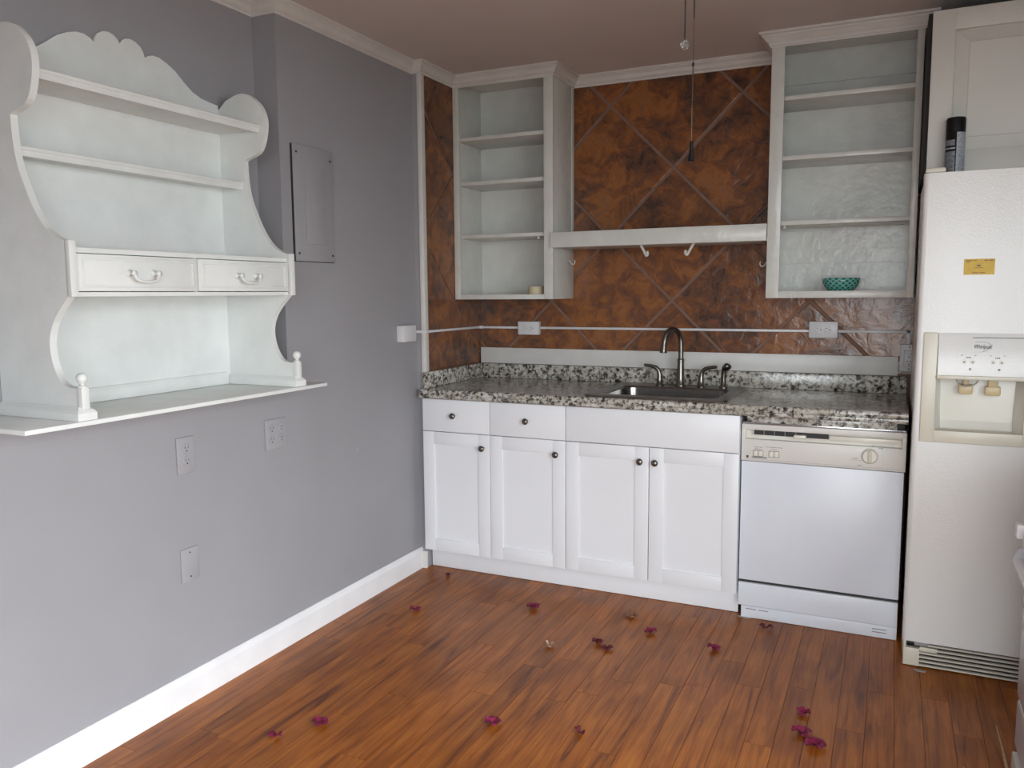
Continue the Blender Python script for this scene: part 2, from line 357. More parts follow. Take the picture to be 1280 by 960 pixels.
# crown moulding
CR = [(0, 2.408), (.007, 2.408), (.007, 2.416), (.013, 2.419), (.020, 2.425), (.026, 2.436), (.034, 2.443), (.040, 2.446), (.040, 2.451), (.046, 2.452), (.046, 2.4598), (0, 2.4598)]
struct(G().sweep([(REC, -4.7), (REC, BUMP), (0, BUMP), (0, FUR - .006), (.045, FUR - .006), (.045, -.2936), (.5965, -.2936), (.5965, -.006), (1.6046, -.006)], CR).build('trim_3', 'trim'))
CR2 = [(0, 2.400), (.006, 2.400), (.006, 2.406), (.012, 2.409), (.012, 2.418), (.020, 2.424), (.030, 2.436), (.038, 2.442), (.038, 2.447), (.050, 2.451), (.050, 2.4597), (0, 2.4597)]
struct(G().sweep([(1.6046, -.055), (1.6046, -.2936), (2.1876, -.2936), (2.1876, -.06)], CR2).build('trim_4', 'trim'))
# baseboard
BB = [(0, 0), (.016, 0), (.016, .082), (.012, .090), (.009, .098), (.004, .104), (0, .104)]
bb = struct(G().sweep([(0, -4.7), (0, FUR)], BB).build('baseboard_left', 'base_trim'))
struct(G().box(.0, .040, FUR - .0005, FUR - .016, 0, .088, .002).build('trim_5', 'trim'))

# ------------------------------------------------------------------ wall plates, panel
def mp_left(a, b_, c): return (c, a, b_)            # on left wall: a = y, b = z, c = out (+x)
def mp_back(a, b_, c): return (a, -c, b_)
def lbox(g, mp, a0, a1, b0, b1, c0, c1, bev=0):
    p, q = mp(a0, b0, c0), mp(a1, b1, c1); return g.box(p[0], q[0], p[1], q[1], p[2], q[2], bev)
def receptacle(parent, mp, a, b_, c, ax, vertical=True, mat='plate'):
    g = G(); g.lathe([(.0, .0), (.0165, 0), (.0165, .0022), (.015, .003), (0, .003)], mp(a, b_, c), ax, 20); r = g.build('receptacle', mat, parent)
    s = G()
    for d in (-1, 1):
        if vertical: lbox(s, mp, a + d * .0062 - .001, a + d * .0062 + .001, b_ + .001, b_ + .0085, c + .003, c + .0034)
        else: lbox(s, mp, a - .0085, a - .001, b_ + d * .0062 - .001, b_ + d * .0062 + .001, c + .003, c + .0034)
    if vertical: lbox(s, mp, a - .0024, a + .0024, b_ - .0095, b_ - .005, c + .003, c + .0034)
    else: lbox(s, mp, a + .005, a + .0095, b_ - .0024, b_ + .0024, c + .003, c + .0034)
    s.build('slots', 'slot', r)
def outlet(name, label, mp, ax, a0, a1, b0, b1, c0, th, recs, vertical, mat, screws=()):
    base = mp((a0 + a1) / 2, b0, c0); t = thing(name, label, 'outlet', base)
    g = G(); lbox(g, mp, a0, a1, b0, b1, c0, c0 + th, .0025); g.build('plate', mat, t, 'auto')
    for (a, b_) in recs: receptacle(t, mp, a, b_, c0 + th, ax, vertical, mat)
    for (a, b_) in screws: G().lathe([(0, 0), (.003, 0), (.0025, .0012), (0, .0014)], mp(a, b_, c0 + th), ax, 10).build('screw', mat, t)
    return t
outlet('wall_outlet', 'grey painted duplex outlet low on the grey wall, above the blank plate', mp_left, 'x', -2.111, -2.035, .784, .907, .0005, .006, [(-2.073, .868), (-2.073, .826)], True, 'wallplate', [(-2.073, .847)])
outlet('wall_outlet', 'grey painted outlet plate with four receptacles under the shelf end', mp_left, 'x', -1.694, -1.576, .790, .906, .0005, .006, [(-1.662, .870), (-1.608, .870), (-1.662, .828), (-1.608, .828)], True, 'wallplate', [(-1.662, .849), (-1.608, .849)])
t = thing('blank_plate', 'grey painted blank cover plate on the wall below the duplex outlet', 'wall plate', (0.0005, -2.078, .417))
g = G(); lbox(g, mp_left, -2.116, -2.040, .417, .530, .0005, .005, .002); g.build('plate', 'wallplate', t, 'auto')
for z in (.515, .432): G().lathe([(0, 0), (.003, 0), (.0025, .0012), (0, .0014)], (.005, -2.078, z), 'x', 10).build('screw', 'slot', t)
tag(G().lathe([(0, 0), (.010, 0), (.009, .002), (.0, .003)], (.0005, -1.12, .694), 'x', 18).build('wall_patch', 'wallplate'), 'small round filler spot on the grey wall left of the cabinets', 'patch')
# breaker panel
t = thing('breaker_panel', 'grey painted electrical breaker panel cover on the wall beside the hutch', 'breaker panel', (.0005, -1.368, 1.503))
bk = box('panel_backing', .0005, .006, -1.492, -1.245, 1.503, 1.951, 'slot', t)
box('cover', .006, .012, -1.489, -1.243, 1.505, 1.951, 'grey_wall', t, .002)
dr = box('door', .012, .0155, -1.424, -1.302, 1.572, 1.873, 'grey_wall', t, .0015)
G().lathe([(.011, 0), (.014, .002), (.0175, .002), (.0185, 0)], (.0155, -1.368, 1.718), 'x', 20).build('latch_ring', 'wallplate', dr)
box('latch_pad', .0155, .0165, -1.385, -1.350, 1.690, 1.745, 'grey_wall', dr, .0004)
for y, z in ((-1.470, 1.922), (-1.262, 1.912), (-1.470, 1.535), (-1.262, 1.532)): G().lathe([(0, 0), (.005, 0), (.004, .002), (0, .0025)], (.012, y, z), 'x', 10).build('screw', 'slot', t)

# ------------------------------------------------------------------ hutch on its ledge
tag(box('ledge_board', REC + .001, .228, -2.765, -1.602, ZL - .0125, ZL, 'hutch', None, .0015), 'thin white ledge board jutting from the grey wall under the hutch', 'shelf')
HL, HR, TH = -2.60, -1.735, .020
HB = REC + .003
hx, hy = HB, (HL + HR) / 2
hut = thing('hutch', 'white wooden scalloped hutch top with scroll sides and two drawers', 'hutch', (.05, hy, ZL))
prof = [(.0, 2.076), (.042, 2.070), (.073, 2.050), (.100, 2.020), (.114, 1.983), (.114, 1.947), (.102, 1.901), (.079, 1.868), (.030, 1.851)]
prof = catmull([(-.06, 2.058)] + prof, 3)
lowc = catmull([(.016, 1.845), (.018, 1.785), (.028, 1.723), (.052, 1.661), (.084, 1.598), (.122, 1.550), (.165, 1.524), (.192, 1.516)], 3)
arch = catmull([(.192, 1.372), (.150, 1.332), (.122, 1.295), (.108, 1.249), (.116, 1.195), (.142, 1.150), (.170, 1.137), (.205, 1.135)], 4)
side = [(HB, ZL + .002), (HB, 2.02)] + prof + lowc + arch + [(.205, ZL + .002)]
for y0 in (HL, HR - TH):
    sp = G().prism(side, 'y', y0, y0 + TH).build('side_panel', 'hutch', hut)
# back panel with scalloped crest
cy = hy + .012
half = [(0, 2.153), (.008, 2.165), (.022, 2.174), (.040, 2.178), (.060, 2.174), (.078, 2.163), (.088, 2.148), (.093, 2.134), (.104, 2.142), (.125, 2.149), (.150, 2.148), (.180, 2.138), (.215, 2.120), (.250, 2.092), (.285, 2.068), (.325, 2.054), (.37, 2.048), (.425, 2.045)]
pts = [(cy - d, z) for d, z in half[::-1]] + [(cy + d, z) for d, z in half[1:]]
pts = [(min(max(y, HL + TH), HR - TH), z) for y, z in pts]
pts = [p for i, p in enumerate(pts) if i == 0 or abs(p[0] - pts[i - 1][0]) > 1e-5]
G().prism([(HL + TH, ZL + .002)] + pts + [(HR - TH, ZL + .002)], 'x', HB, HB + .012).build('back_panel', 'hutch', hut)
XB = HB + .012; a, b_ = HL + TH, HR - TH
def shelf_nose(x1, zt): return [(XB, zt - .018), (x1 - .012, zt - .018), (x1 - .012, zt - .024), (x1 - .006, zt - .026), (x1 - .003, zt - .017), (x1 - .003, zt - .012), (x1, zt - .009), (x1, zt - .002), (x1 - .002, zt), (XB, zt)]
G().prism(shelf_nose(.092, 1.962), 'y', a, b_).build('shelf', 'hutch', hut)
G().prism(shelf_nose(.008, 1.772), 'y', a, b_).build('shelf', 'hutch', hut)
dc = G().box(XB, .190, a, b_, 1.486, 1.500, .001).box(XB, .190, a, b_, 1.372, 1.384, .001).box(XB, .186, hy - .008, hy + .008, 1.384, 1.486).build('drawer_case', 'hutch', hut)
for (y0, y1) in ((a + .004, hy - .002), (hy + .002, b_ - .004)):
    dw = G().box(XB + .02, .186, y0 + .006, y1 - .006, 1.390, 1.480).box(.187, .197, y0, y1, 1.386, 1.484, .002).build('drawer', 'hutch', hut, 'auto')
    g = G()
    i0, i1, z0, z1 = y0 + .022, y1 - .022, 1.402, 1.468
    for (p, q, r, s) in ((i0 - .006, i1 + .006, z1, z1 + .006), (i0 - .006, i1 + .006, z0 - .006, z0), (i0 - .006, i0, z0, z1), (i1, i1 + .006, z0, z1)): g.box(.196, .200, p, q, r, s, .0015)
    g.build('panel_moulding', 'hutch', dw, 'auto')
    m = (y0 + y1) / 2
    h = G()
    for d in (-1, 1): h.lathe([(0, 0), (.011, 0), (.010, .003), (.005, .005), (.0045, .016), (.008, .019), (.008, .024), (0, .026)], (.197, m + d * .042, 1.436), 'x', 12)
    h.tube(catmull([(.216, m - .042, 1.436), (.219, m - .038, 1.424), (.221, m - .028, 1.415), (.222, m, 1.412), (.221, m + .028, 1.415), (.219, m + .038, 1.424), (.216, m + .042, 1.436)], 3), .0042, 8)
    h.build('handle', 'hutch', dw, True)
    pl_ = G().prism([(m - .075, 1.437), (m - .055, 1.446), (m - .03, 1.442), (m, 1.448), (m + .03, 1.442), (m + .055, 1.446), (m + .075, 1.437), (m + .055, 1.430), (m + .03, 1.434), (m, 1.428), (m - .03, 1.434), (m - .055, 1.430)], 'x', .197, .1985); pl_.build('backplate', 'hutch', dw)
BM = [(0, ZL + .001), (.018, ZL + .001), (.018, ZL + .020), (.013, ZL + .027), (.008, ZL + .031), (.004, ZL + .036), (0, ZL + .036)]
for side_y, out in ((HL, -1), (HR, 1)):
    yi = side_y + TH * (1 if out < 0 else -1)
    P_ = [(HB + .002, min(side_y, yi)), (.206, min(side_y, yi)), (.206, max(side_y, yi)), (HB + .002, max(side_y, yi))]
    G().sweep(P_, BM).build('base_moulding', 'hutch', hut)
    ym = side_y + (TH / 2) * (1 if out < 0 else -1)
    fin = G().box(.199, .221, ym - .011, ym + .011, ZL + .030, 1.137, .002).lathe([(.0, .0), (.012, 0), (.012, .003), (.006, .007), (.006, .010), (.010, .013), (.0135, .019), (.0145, .025), (.013, .032), (.008, .037), (0, .039)], (.210, ym, 1.137), 'z', 16)
    fin.build('finial_post', 'hutch', hut, 'auto')
    box('drawer_post', .190, .207, min(side_y, yi) , max(side_y, yi), 1.372, 1.516, 'hutch', hut, .001)
G().prism([(XB, ZL + .001), (XB + .012, ZL + .001), (XB + .012, ZL + .034), (XB + .006, ZL + .044), (XB, ZL + .046)], 'y', a + .02, b_ - .02).build('base_moulding', 'hutch', hut)

# ------------------------------------------------------------------ base cabinets
YF, ZCT, ZD, ZB = -.6365, .8700, .7075, .1090
XS = (.044, .4128, .7958, 1.1836, 1.5650)
def shaker_door(parent, x0, x1, z0, z1, y, kx, kz):
    e = .0018; x0 += e; x1 -= e; w = .062; th = .019
    d = G().box(x0, x0 + w, y, y + th, z0, z1, .0012).box(x1 - w, x1, y, y + th, z0, z1, .0012).box(x0 + w - .0005, x1 - w + .0005, y, y + th, z0, z0 + w, .0012).box(x0 + w - .0005, x1 - w + .0005, y, y + th, z1 - w, z1, .0012).build('door', 'cab', parent, 'auto')
    box('door_panel', x0 + w - .004, x1 - w + .004, y + .007, y + .015, z0 + w - .004, z1 - w + .004, 'cab', d)
    knob(d, kx, y, kz); return d
def knob(parent, x, y, z):
    G().lathe([(0, 0), (.0075, 0), (.006, .004), (.006, .010), (.011, .014), (.0145, .018), (.0150, .022), (.0125, .027), (.007, .0295), (0, .030)], (x, y, z), '-y', 18).build('knob', 'nickel', parent, True)
def base_cab(name, label, x0, x1, doors, drawer_knobs):
    c = thing(name, label, 'cabinet', ((x0 + x1) / 2, -.33, 0), 'base cabinets under the counter')
    yb, yf = -.03, YF + .0195; i = .0012
    G().box(x0 + i, x0 + .018, yf, yb, ZB, ZCT - .001).box(x1 - .018, x1 - i, yf, yb, ZB, ZCT - .001).box(x0 + .018, x1 - .018, yf, yb, ZB, ZB + .018).box(x0 + .018, x1 - .018, yb - .006, yb, ZB + .018, ZCT - .001).box(x0 + .018, x1 - .018, yf, yf + .018, ZD - .02, ZD + .015).box(x0 + .018, x1 - .018, yf, yf + .018, ZCT - .02, ZCT - .001).box(x0 + .03, x0 + .048, -.53, -.06, .001, ZB).box(x1 - .048, x1 - .03, -.53, -.06, .001, ZB).build('body', 'cab', c)
    e = .0018
    d = box('drawer', x0 + e, x1 - e, YF, YF + .019, ZD + .0018, ZCT - .004, 'cab', c, .0012)
    for kx, kz in drawer_knobs: knob(d, kx, YF, kz)
    for (a0, a1, kx) in doors: shaker_door(c, a0, a1, ZB, ZD - .0018, YF, kx, .643)
base_cab('base_cabinet', 'white base cabinet against the grey wall, first from the left', XS[0], XS[1], [(XS[0], XS[1], .376)], [(.221, .790)])
base_cab('base_cabinet', 'white base cabinet with drawer, second from the left, beside the sink cabinet', XS[1], XS[2], [(XS[1], XS[2], .752)], [(.604, .787)])
base_cab('sink_cabinet', 'wide white two-door sink cabinet with false drawer front beside the dishwasher', XS[2], XS[4], [(XS[2], XS[3], 1.146), (XS[3], XS[4], 1.213)], [])
tag(box('toe_kick_board', .042, 1.562, -.562, -.548, .002, ZB - .001, 'cab', None, .001), 'long white toe kick board under the white base cabinets', 'toe kick')

# ------------------------------------------------------------------ countertop
CT = .914; CF = -.655
ct = thing('countertop', 'speckled granite countertop with stepped front edge and backsplash', 'countertop', (1.1, -.33, ZCT))
SX0, SX1, SY0, SY1 = .905, 1.475, -.565, -.10
G().box(.047, SX0, -.640, -.026, ZCT, CT).box(SX1, 2.184, -.640, -.026, ZCT, CT).box(SX0, SX1, -.640, SY0, ZCT, CT).box(SX0, SX1, SY1, -.026, ZCT, CT).build('slab', 'granite', ct)
EP = [(-.640, ZCT), (-.652, ZCT), (-.6575, ZCT + .004), (-.660, ZCT + .010), (-.6585, ZCT + .017), (-.652, ZCT + .021), (-.6535, ZCT + .024), (-.656, ZCT + .030), (-.655, ZCT + .037), (-.651, ZCT + .042), (-.645, CT), (-.640, CT)]
G().prism(EP, 'x', .042, 2.184).build('front_edge', 'granite', ct, 'auto')
box('backsplash', .066, 2.184, -.028, -.004, CT + .0005, .992, 'granite', ct, .002)
box('backsplash', .0465, .066, -.628, -.004, CT + .0005, .993, 'granite', ct, .002)

# ------------------------------------------------------------------ sink, taps
def rrect(x0, x1, y0, y1, r, z, k=5):
    out = []
    for (cx_, cy_, a0) in ((x1 - r, y1 - r, 0), (x0 + r, y1 - r, 90), (x0 + r, y0 + r, 180), (x1 - r, y0 + r, 270)):
        for j in range(k + 1):
            a_ = math.radians(a0 + 90 * j / k); out.append((cx_ + r * math.cos(a_), cy_ + r * math.sin(a_), z))
    return out
sk = thing('kitchen_sink', 'dark stainless steel drop-in sink set in the granite counter', 'sink', (1.18, -.33, .75))
loops = [rrect(.866, 1.502, -.606, -.050, .03, CT + .0005), rrect(.868, 1.500, -.604, -.052, .03, CT + .006), rrect(.935, 1.448, -.540, -.176, .055, CT + .005), rrect(.940, 1.443, -.535, -.181, .055, CT - .004)]
v = [p for L in loops for p in L]; n = len(loops[0]); f = [(i * n + q, i * n + (q + 1) % n, (i + 1) * n + (q + 1) % n, (i + 1) * n + q) for i in range(3) for q in range(n)]
obj('rim', v, f, 'sink', sk, 'auto')
loops = [rrect(.940, 1.443, -.535, -.181, .055, CT - .004), rrect(.948, 1.435, -.527, -.189, .055, .80), rrect(.955, 1.428, -.520, -.196, .05, .765), rrect(.975, 1.408, -.500, -.216, .04, .752), rrect(1.15, 1.23, -.40, -.32, .038, .748)]
v = [p for L in loops for p in L]; f = [(i * n + q, i * n + (q + 1) % n, (i + 1) * n + (q + 1) % n, (i + 1) * n + q) for i in range(4) for q in range(n)] + [tuple(4 * n + q for q in range(n))]
obj('basin', v, f, 'steel', sk, 'auto')
G().lathe([(.045, 0), (.045, .003), (.034, .003), (.028, -.002), (0, -.002)], (1.19, -.36, .749), 'z', 20).build('drain', 'chrome', sk, 'auto')
ZS = CT + .006
fa = thing('faucet', 'dark nickel gooseneck faucet with two lever handles behind the sink', 'faucet', (1.191, -.112, ZS))
G().lathe([(0, 0), (.026, 0), (.026, .004), (.022, .010), (.019, .04), (.017, .08), (.0155, .118), (.0175, .120), (.0175, .128), (.013, .132), (0, .132)], (1.191, -.112, ZS), 'z', 20).build('base', 'nickel', fa, 'auto')
sp = [(1.191, -.112, ZS + .12), (1.191, -.112, ZS + .20), (1.188, -.116, ZS + .235), (1.178, -.132, ZS + .264), (1.160, -.160, ZS + .275), (1.143, -.188, ZS + .262), (1.134, -.202, ZS + .230), (1.131, -.207, ZS + .195), (1.130, -.209, ZS + .165)]
sp = catmull(sp, 4); nn = len(sp)
G().tube(sp, [.0125 if i < nn - 6 else .0125 + .0008 * (i - nn + 7) for i in range(nn)], 14).build('spout', 'nickel', fa, True)
for hx_, d, yy in ((1.092, -1, -.128), (1.294, 1, -.128)):
    h = G().lathe([(0, 0), (.022, 0), (.022, .003), (.017, .008), (.014, .03), (.012, .052), (0, .055)], (hx_, yy, ZS), 'z', 16)
    pth = catmull([(hx_, yy, ZS + .045), (hx_ + d * .004, yy, ZS + .068), (hx_ + d * .016, yy - .002, ZS + .085), (hx_ + d * .038, yy - .005, ZS + .094), (hx_ + d * .076, yy - .008, ZS + .099)], 4)
    h.tube(pth, [.0125 - .006 * i / len(pth) for i in range(len(pth))], 10).build('lever_handle', 'nickel', fa, 'auto')
ss = thing('side_sprayer', 'dark nickel pull-out side sprayer right of the faucet handles', 'sprayer', (1.400, -.128, ZS))
G().lathe([(0, 0), (.020, 0), (.020, .004), (.015, .010), (.012, .03), (.0115, .032)], (1.400, -.128, ZS), 'z', 16).build('collar', 'nickel', ss, 'auto')
pth = catmull([(1.400, -.128, ZS + .02), (1.400, -.128, ZS + .06), (1.404, -.130, ZS + .088), (1.414, -.138, ZS + .104), (1.424, -.150, ZS + .100)], 4)
G().tube(pth, [.0105 + .0065 * i / len(pth) for i in range(len(pth))], 12).build('spray_head', 'nickel', ss, True)

# ------------------------------------------------------------------ dishwasher
DX0, DX1, DY = 1.5685, 2.1825, -.6177
dwm = thing('dishwasher', 'white dishwasher with almond control panel between cabinets and refrigerator', 'dishwasher', ((DX0 + DX1) / 2, -.33, 0))
box('tub', DX0 + .008, DX1 - .008, -.575, -.05, .06, .862, 'slot', dwm)
box('top_trim', DX0 + .018, DX1 - .035, -.606, -.590, .838, .8695, 'granite', dwm, .001)
box('top_lip', DX0 + .003, DX1 - .003, -.614, -.575, .833, .8395, 'alu', dwm, .001)
cp = G().box(DX0, DX1, DY, -.578, .6787, .770, .003).box(DX0, DX1, DY, -.578, .8085, .8319, .003).box(DX0, DX0 + .016, DY, -.578, .768, .811, .002).box(DX1 - .016, DX1, DY, -.578, .768, .811, .002).build('control_panel', 'dwpanel', dwm, 'auto')
box('latch_channel', DX0 + .016, DX1 - .016, -.596, -.580, .769, .810, 'cream2', cp)
box('vent', DX0 + .045, DX0 + .335, -.6065, -.5965, .788, .8085, 'slot', cp)
for i in range(5): box('vent_fin', DX0 + .046 + i * .041, DX0 + .048 + i * .041, -.612, -.6065, .788, .8085, 'greyprint' if i else 'cream2', cp)
G().box(DX0 + .205, DX0 + .252, -.630, -.600, .785, .799, .004).box(DX0 + .250, DX0 + .335, -.618, -.598, .783, .788, .001).build('latch_handle', 'cream2', cp, 'auto')
box('trim_strip', DX0 + .338, DX1 - .018, -.612, -.596, .784, .802, 'cream2', cp, .002)
for x0, nm in ((1.618, 'a'), (1.680, 'b')):
    box('button', x0, x0 + .0175, DY - .004, DY + .002, .7015, .7235, 'cream2', cp, .001); box('button', x0 + .0195, x0 + .037, DY - .004, DY + .002, .7015, .7235, 'cream2', cp, .001)
    G().box(x0 - .002, x0 + .039, DY - .0008, DY, .7245, .7258).box(x0 - .002, x0 + .039, DY - .0008, DY, .699, .7002).box(x0 - .002, x0 - .0008, DY - .0008, DY, .699, .7258).box(x0 + .0178, x0 + .0192, DY - .0008, DY, .699, .7258).box(x0 + .038, x0 + .039, DY - .0008, DY, .699, .7258).build('button_outline', 'print', cp)
marks(1.637, DY, .738, .034, .004, 6, 'greyprint', cp)
marks(1.637, DY, .7305, .030, .004, 5, 'greyprint', cp)
marks(1.700, DY, .741, .066, .0035, 13, 'greyprint', cp)
marks(1.700, DY, .7325, .030, .0035, 6, 'greyprint', cp)
box('badge', 1.5895, 1.5985, DY - .001, DY, .6915, .7015, 'print', cp)
marks(1.642, DY, .6955, .062, .006, 14, 'print', cp)
G().lathe([(0, 0), (.031, 0), (.031, .003), (.028, .006), (.026, .014), (.024, .017), (0, .017)], (2.056, DY, .7335), '-y', 28).build('dial', 'cream2', cp, 'auto')
box('dial_grip', 2.0495, 2.0625, DY - .026, DY - .016, .710, .757, 'cream', cp, .004)
box('dial_mark', 2.0555, 2.0565, DY - .0268, DY - .026, .735, .755, 'print', cp)
marks(2.095, DY, .766, .018, .006, 3, 'greyprint', cp); marks(2.068, DY, .774, .014, .004, 3, 'greyprint', cp)
marks(2.003, DY, .721, .018, .004, 4, 'greyprint', cp); marks(2.022, DY, .694, .018, .004, 4, 'greyprint', cp)
box('pointer_line', 1.985, 2.026, DY - .0006, DY, .7135, .7145, 'greyprint', cp)
box('panel_seam', DX0 + .014, DX1 - .014, DY - .0006, DY, .6870, .6878, 'greyprint', cp)
box('door', DX0 + .002, DX1 - .004, DY + .002, -.578, .1705, .6765, 'dwwhite', dwm, .002)
box('kick_panel', DX0 + .001, DX1 - .004, DY, -.585, .0585, .1585, 'dwwhite', dwm, .003)
box('gap_strip', DX0 + .004, DX1 - .006, -.606, -.580, .158, .171, 'slot', dwm)
kb = box('base', DX0 + .012, DX1 - .004, -.602, -.590, .002, .0525, 'dwwhite', dwm, .001)
for (x0, x1, z) in ((1.600, 1.642, .038), (1.652, 1.692, .038), (2.090, 2.142, .034), (2.090, 2.142, .022)): box('slot', x0, x1, -.6028, -.6015, z, z + .004, 'greyprint', kb)

# ------------------------------------------------------------------ wall cabinets
YU = -.2936
def wall_cab(name, label, x0, x1, z0, z1, shelves, frame, mats, side_dirty=None):
    c = thing(name, label, 'cabinet', ((x0 + x1) / 2, -.15, z0)); s = .018
    box('side_panel', x0, x0 + s, YU + .018, -.008, z0, z1, 'old_cab', c, .001)
    box('side_panel', x1 - s, x1, YU + .018, -.008, z0, z1, 'old_cab', c, .001)
    box('back_panel', x0 + s, x1 - s, -.016, -.008, z0 + s, z1 - s, 'old_cab', c)
    box('bottom_panel', x0 + s, x1 - s, YU + .018, -.008, z0, z0 + s, 'old_cab', c)
    box('top_panel', x0 + s, x1 - s, YU + .018, -.008, z1 - s, z1, 'old_cab', c)
    fl_, fr_, fb_, ft_ = frame
    G().box(x0, x0 + fl_, YU, YU + .018, z0, z1, .0012).box(x1 - fr_, x1, YU, YU + .018, z0, z1, .0012).box(x0 + fl_, x1 - fr_, YU, YU + .018, z0, z0 + fb_, .0012).box(x0 + fl_, x1 - fr_, YU, YU + .018, z1 - ft_, z1, .0012).build('face_frame', 'old_cab', c, 'auto')
    for z in shelves: box('shelf', x0 + s, x1 - s, YU + .019, -.016, z - .009, z + .009, 'old_cab', c, .001)
    return c
cl = wall_cab('open_wall_cabinet', 'narrow open white wall cabinet in the left tiled corner, holding tape', .0475, .5965, 1.344, 2.4585, (2.153, 1.931, 1.664), (.032, .048, .024, .054), None)
box('side_batten', .5967, .6005, -.045, -.010, 1.68, 2.405, 'old_cab', cl, .001)
cr = wall_cab('open_wall_cabinet', 'wide open white wall cabinet beside the refrigerator, holding a teal bowl', 1.6046, 2.1876, 1.344, 2.4585, (2.193, 1.942, 1.667), (.054, .026, .030, .056), None)
box('back_rail', 1.6226, 2.1696, -.026, -.0162, 2.300, 2.400, 'old_cab', cr); box('back_rail', 1.6226, 2.1696, -.026, -.0162, 1.50, 1.56, 'old_cab', cr)
for c_, p0, sg in ((cl, (.5967, -.085, 1.535), 1), (cr, (1.6044, -.235, 1.50), -1)):
    pth = [(p0[0], p0[1], p0[2]), (p0[0] + sg * .010, p0[1], p0[2]), (p0[0] + sg * .016, p0[1], p0[2] - .012), (p0[0] + sg * .028, p0[1], p0[2] - .016), (p0[0] + sg * .036, p0[1], p0[2] - .006), (p0[0] + sg * .034, p0[1], p0[2] + .006)]
    G().tube(catmull(pth, 3), .0026, 8).build('cup_hook', 'old_cab', c_, True)
for (xx, z) in ((.505, 1.652), (1.672, 1.655)):
    tgt = cl if xx < 1 else cr
    G().lathe([(0, 0), (.004, 0), (.004, -.008), (.008, -.010), (.008, -.013), (0, -.014)], (xx, YU + .035, z + .003), 'z', 10).build('shelf_pin', 'trim', tgt)
# bridge shelf over the sink
bs = thing('bridge_shelf', 'white box shelf spanning between the two open wall cabinets', 'shelf', (1.1, -.17, 1.593))
box('fascia', .5915, 1.6035, -.314, -.2955, 1.593, 1.666, 'old_cab', bs, .0015)
box('shelf_board', .6015, 1.6035, -.2955, -.008, 1.648, 1.665, 'old_cab', bs, .001)
box('bottom_board', .6015, 1.6035, -.2955, -.008, 1.595, 1.606, 'old_cab', bs, .001)
for hx_, sg in ((1.02, 1), (1.272, -1)):
    g = G().tube(catmull([(hx_, -.235, 1.596), (hx_ + sg * .010, -.235, 1.580), (hx_ + sg * .024, -.236, 1.554), (hx_ + sg * .030, -.238, 1.545), (hx_ + sg * .037, -.242, 1.552), (hx_ + sg * .034, -.243, 1.566)], 3), .0065, 8)
    g.build('hook', 'trim', bs, True)
# tape and bowl
tp = thing('tape_roll', 'cream masking tape roll on the bottom shelf of the narrow open cabinet', 'tape', (.480, -.235, 1.3685))
G().lathe([(.0275, 0), (.038, 0), (.0385, .003), (.0385, .035), (.038, .038), (.0275, .038), (.0275, 0)], (.480, -.235, 1.3685), 'z', 28).build('tape', 'tape', tp, 'auto')
G().lathe([(.0255, 0), (.0274, 0), (.0274, .038), (.0255, .038), (.0255, 0)], (.480, -.235, 1.3685), 'z', 24).build('core', 'scratch', tp, 'auto')
bw = thing('bowl', 'teal patterned round bowl on the bottom shelf of the wide open cabinet', 'bowl', (1.905, -.19, 1.3625))
box_ = G().lathe([(0, .002), (.030, .0), (.034, .003), (.052, .012), (.068, .030), (.0765, .052), (.0775, .066)], (1.905, -.19, 1.3625), 'z', 40)
box_.build('outer_glaze', 'bowl', bw, True)
G().lathe([(0, .007), (.030, .008), (.050, .016), (.064, .032), (.073, .052), (.0745, .066), (.0775, .066)], (1.905, -.19, 1.3625), 'z', 40).build('inner_glaze', 'bowl_in', bw, True)

# ------------------------------------------------------------------ raceway and surface outlets
rw = thing('cable_raceway', 'thin white cable raceway running along the rust tiles above the counter', 'conduit', (1.1, -.03, 1.18))
R0, R1, RYB = 1.1835, 1.1955, -.0072
for x0, x1 in ((.0590, .2865), (.4095, 1.7665), (1.8905, 2.188)): box('raceway_run', x0, x1, RYB - .013, RYB, R0, R1, 'plate', rw, .002)
box('raceway_run', .0462, .0590, -.585, RYB - .001, R0 + .001, R1 + .001, 'plate', rw, .002)
G().prism([(.0005, -.668), (.0135, -.668), (.0135, -.622), (.0592, -.607), (.0592, -.585), (.0505, -.585), (.0505, -.607), (.0005, -.612)], 'z', R0 + .001, R1 + .001).build('raceway_elbow', 'plate', rw)
box('raceway_corner', .0455, .066, -.034, RYB + .0, R0 - .002, R1 + .003, 'plate', rw, .002)
box('raceway_drop', 2.173, 2.190, RYB - .013, RYB, 1.136, R1, 'plate', rw, .002)
tag(box('junction_box', .0005, .040, -.782, -.669, 1.148, 1.226, 'plate', None, .003), 'small white junction box on the grey wall at the raceway end', 'junction box')
outlet('surface_outlet', 'white horizontal surface outlet box on tiles below the narrow cabinet', mp_back, '-y', .287, .409, 1.153, 1.223, .0078, .030, [(.329, 1.188), (.367, 1.188)], False, 'plate', [(.348, 1.188)])
outlet('surface_outlet', 'white horizontal surface outlet box on tiles below the wide cabinet', mp_back, '-y', 1.767, 1.890, 1.159, 1.234, .0078, .030, [(1.809, 1.1965), (1.848, 1.1965)], False, 'plate', [(1.8285, 1.1965)])
t = thing('surface_outlet', 'white upright outlet box half hidden behind the refrigerator edge', 'outlet', (2.188, -.025, 1.016))
box('box', 2.151, 2.225, -.030, -.0078, 1.016, 1.135, 'plate', t, .002)
pb = box('decora_insert', 2.168, 2.208, -.0325, -.030, 1.038, 1.108, 'plate', t, .0008)
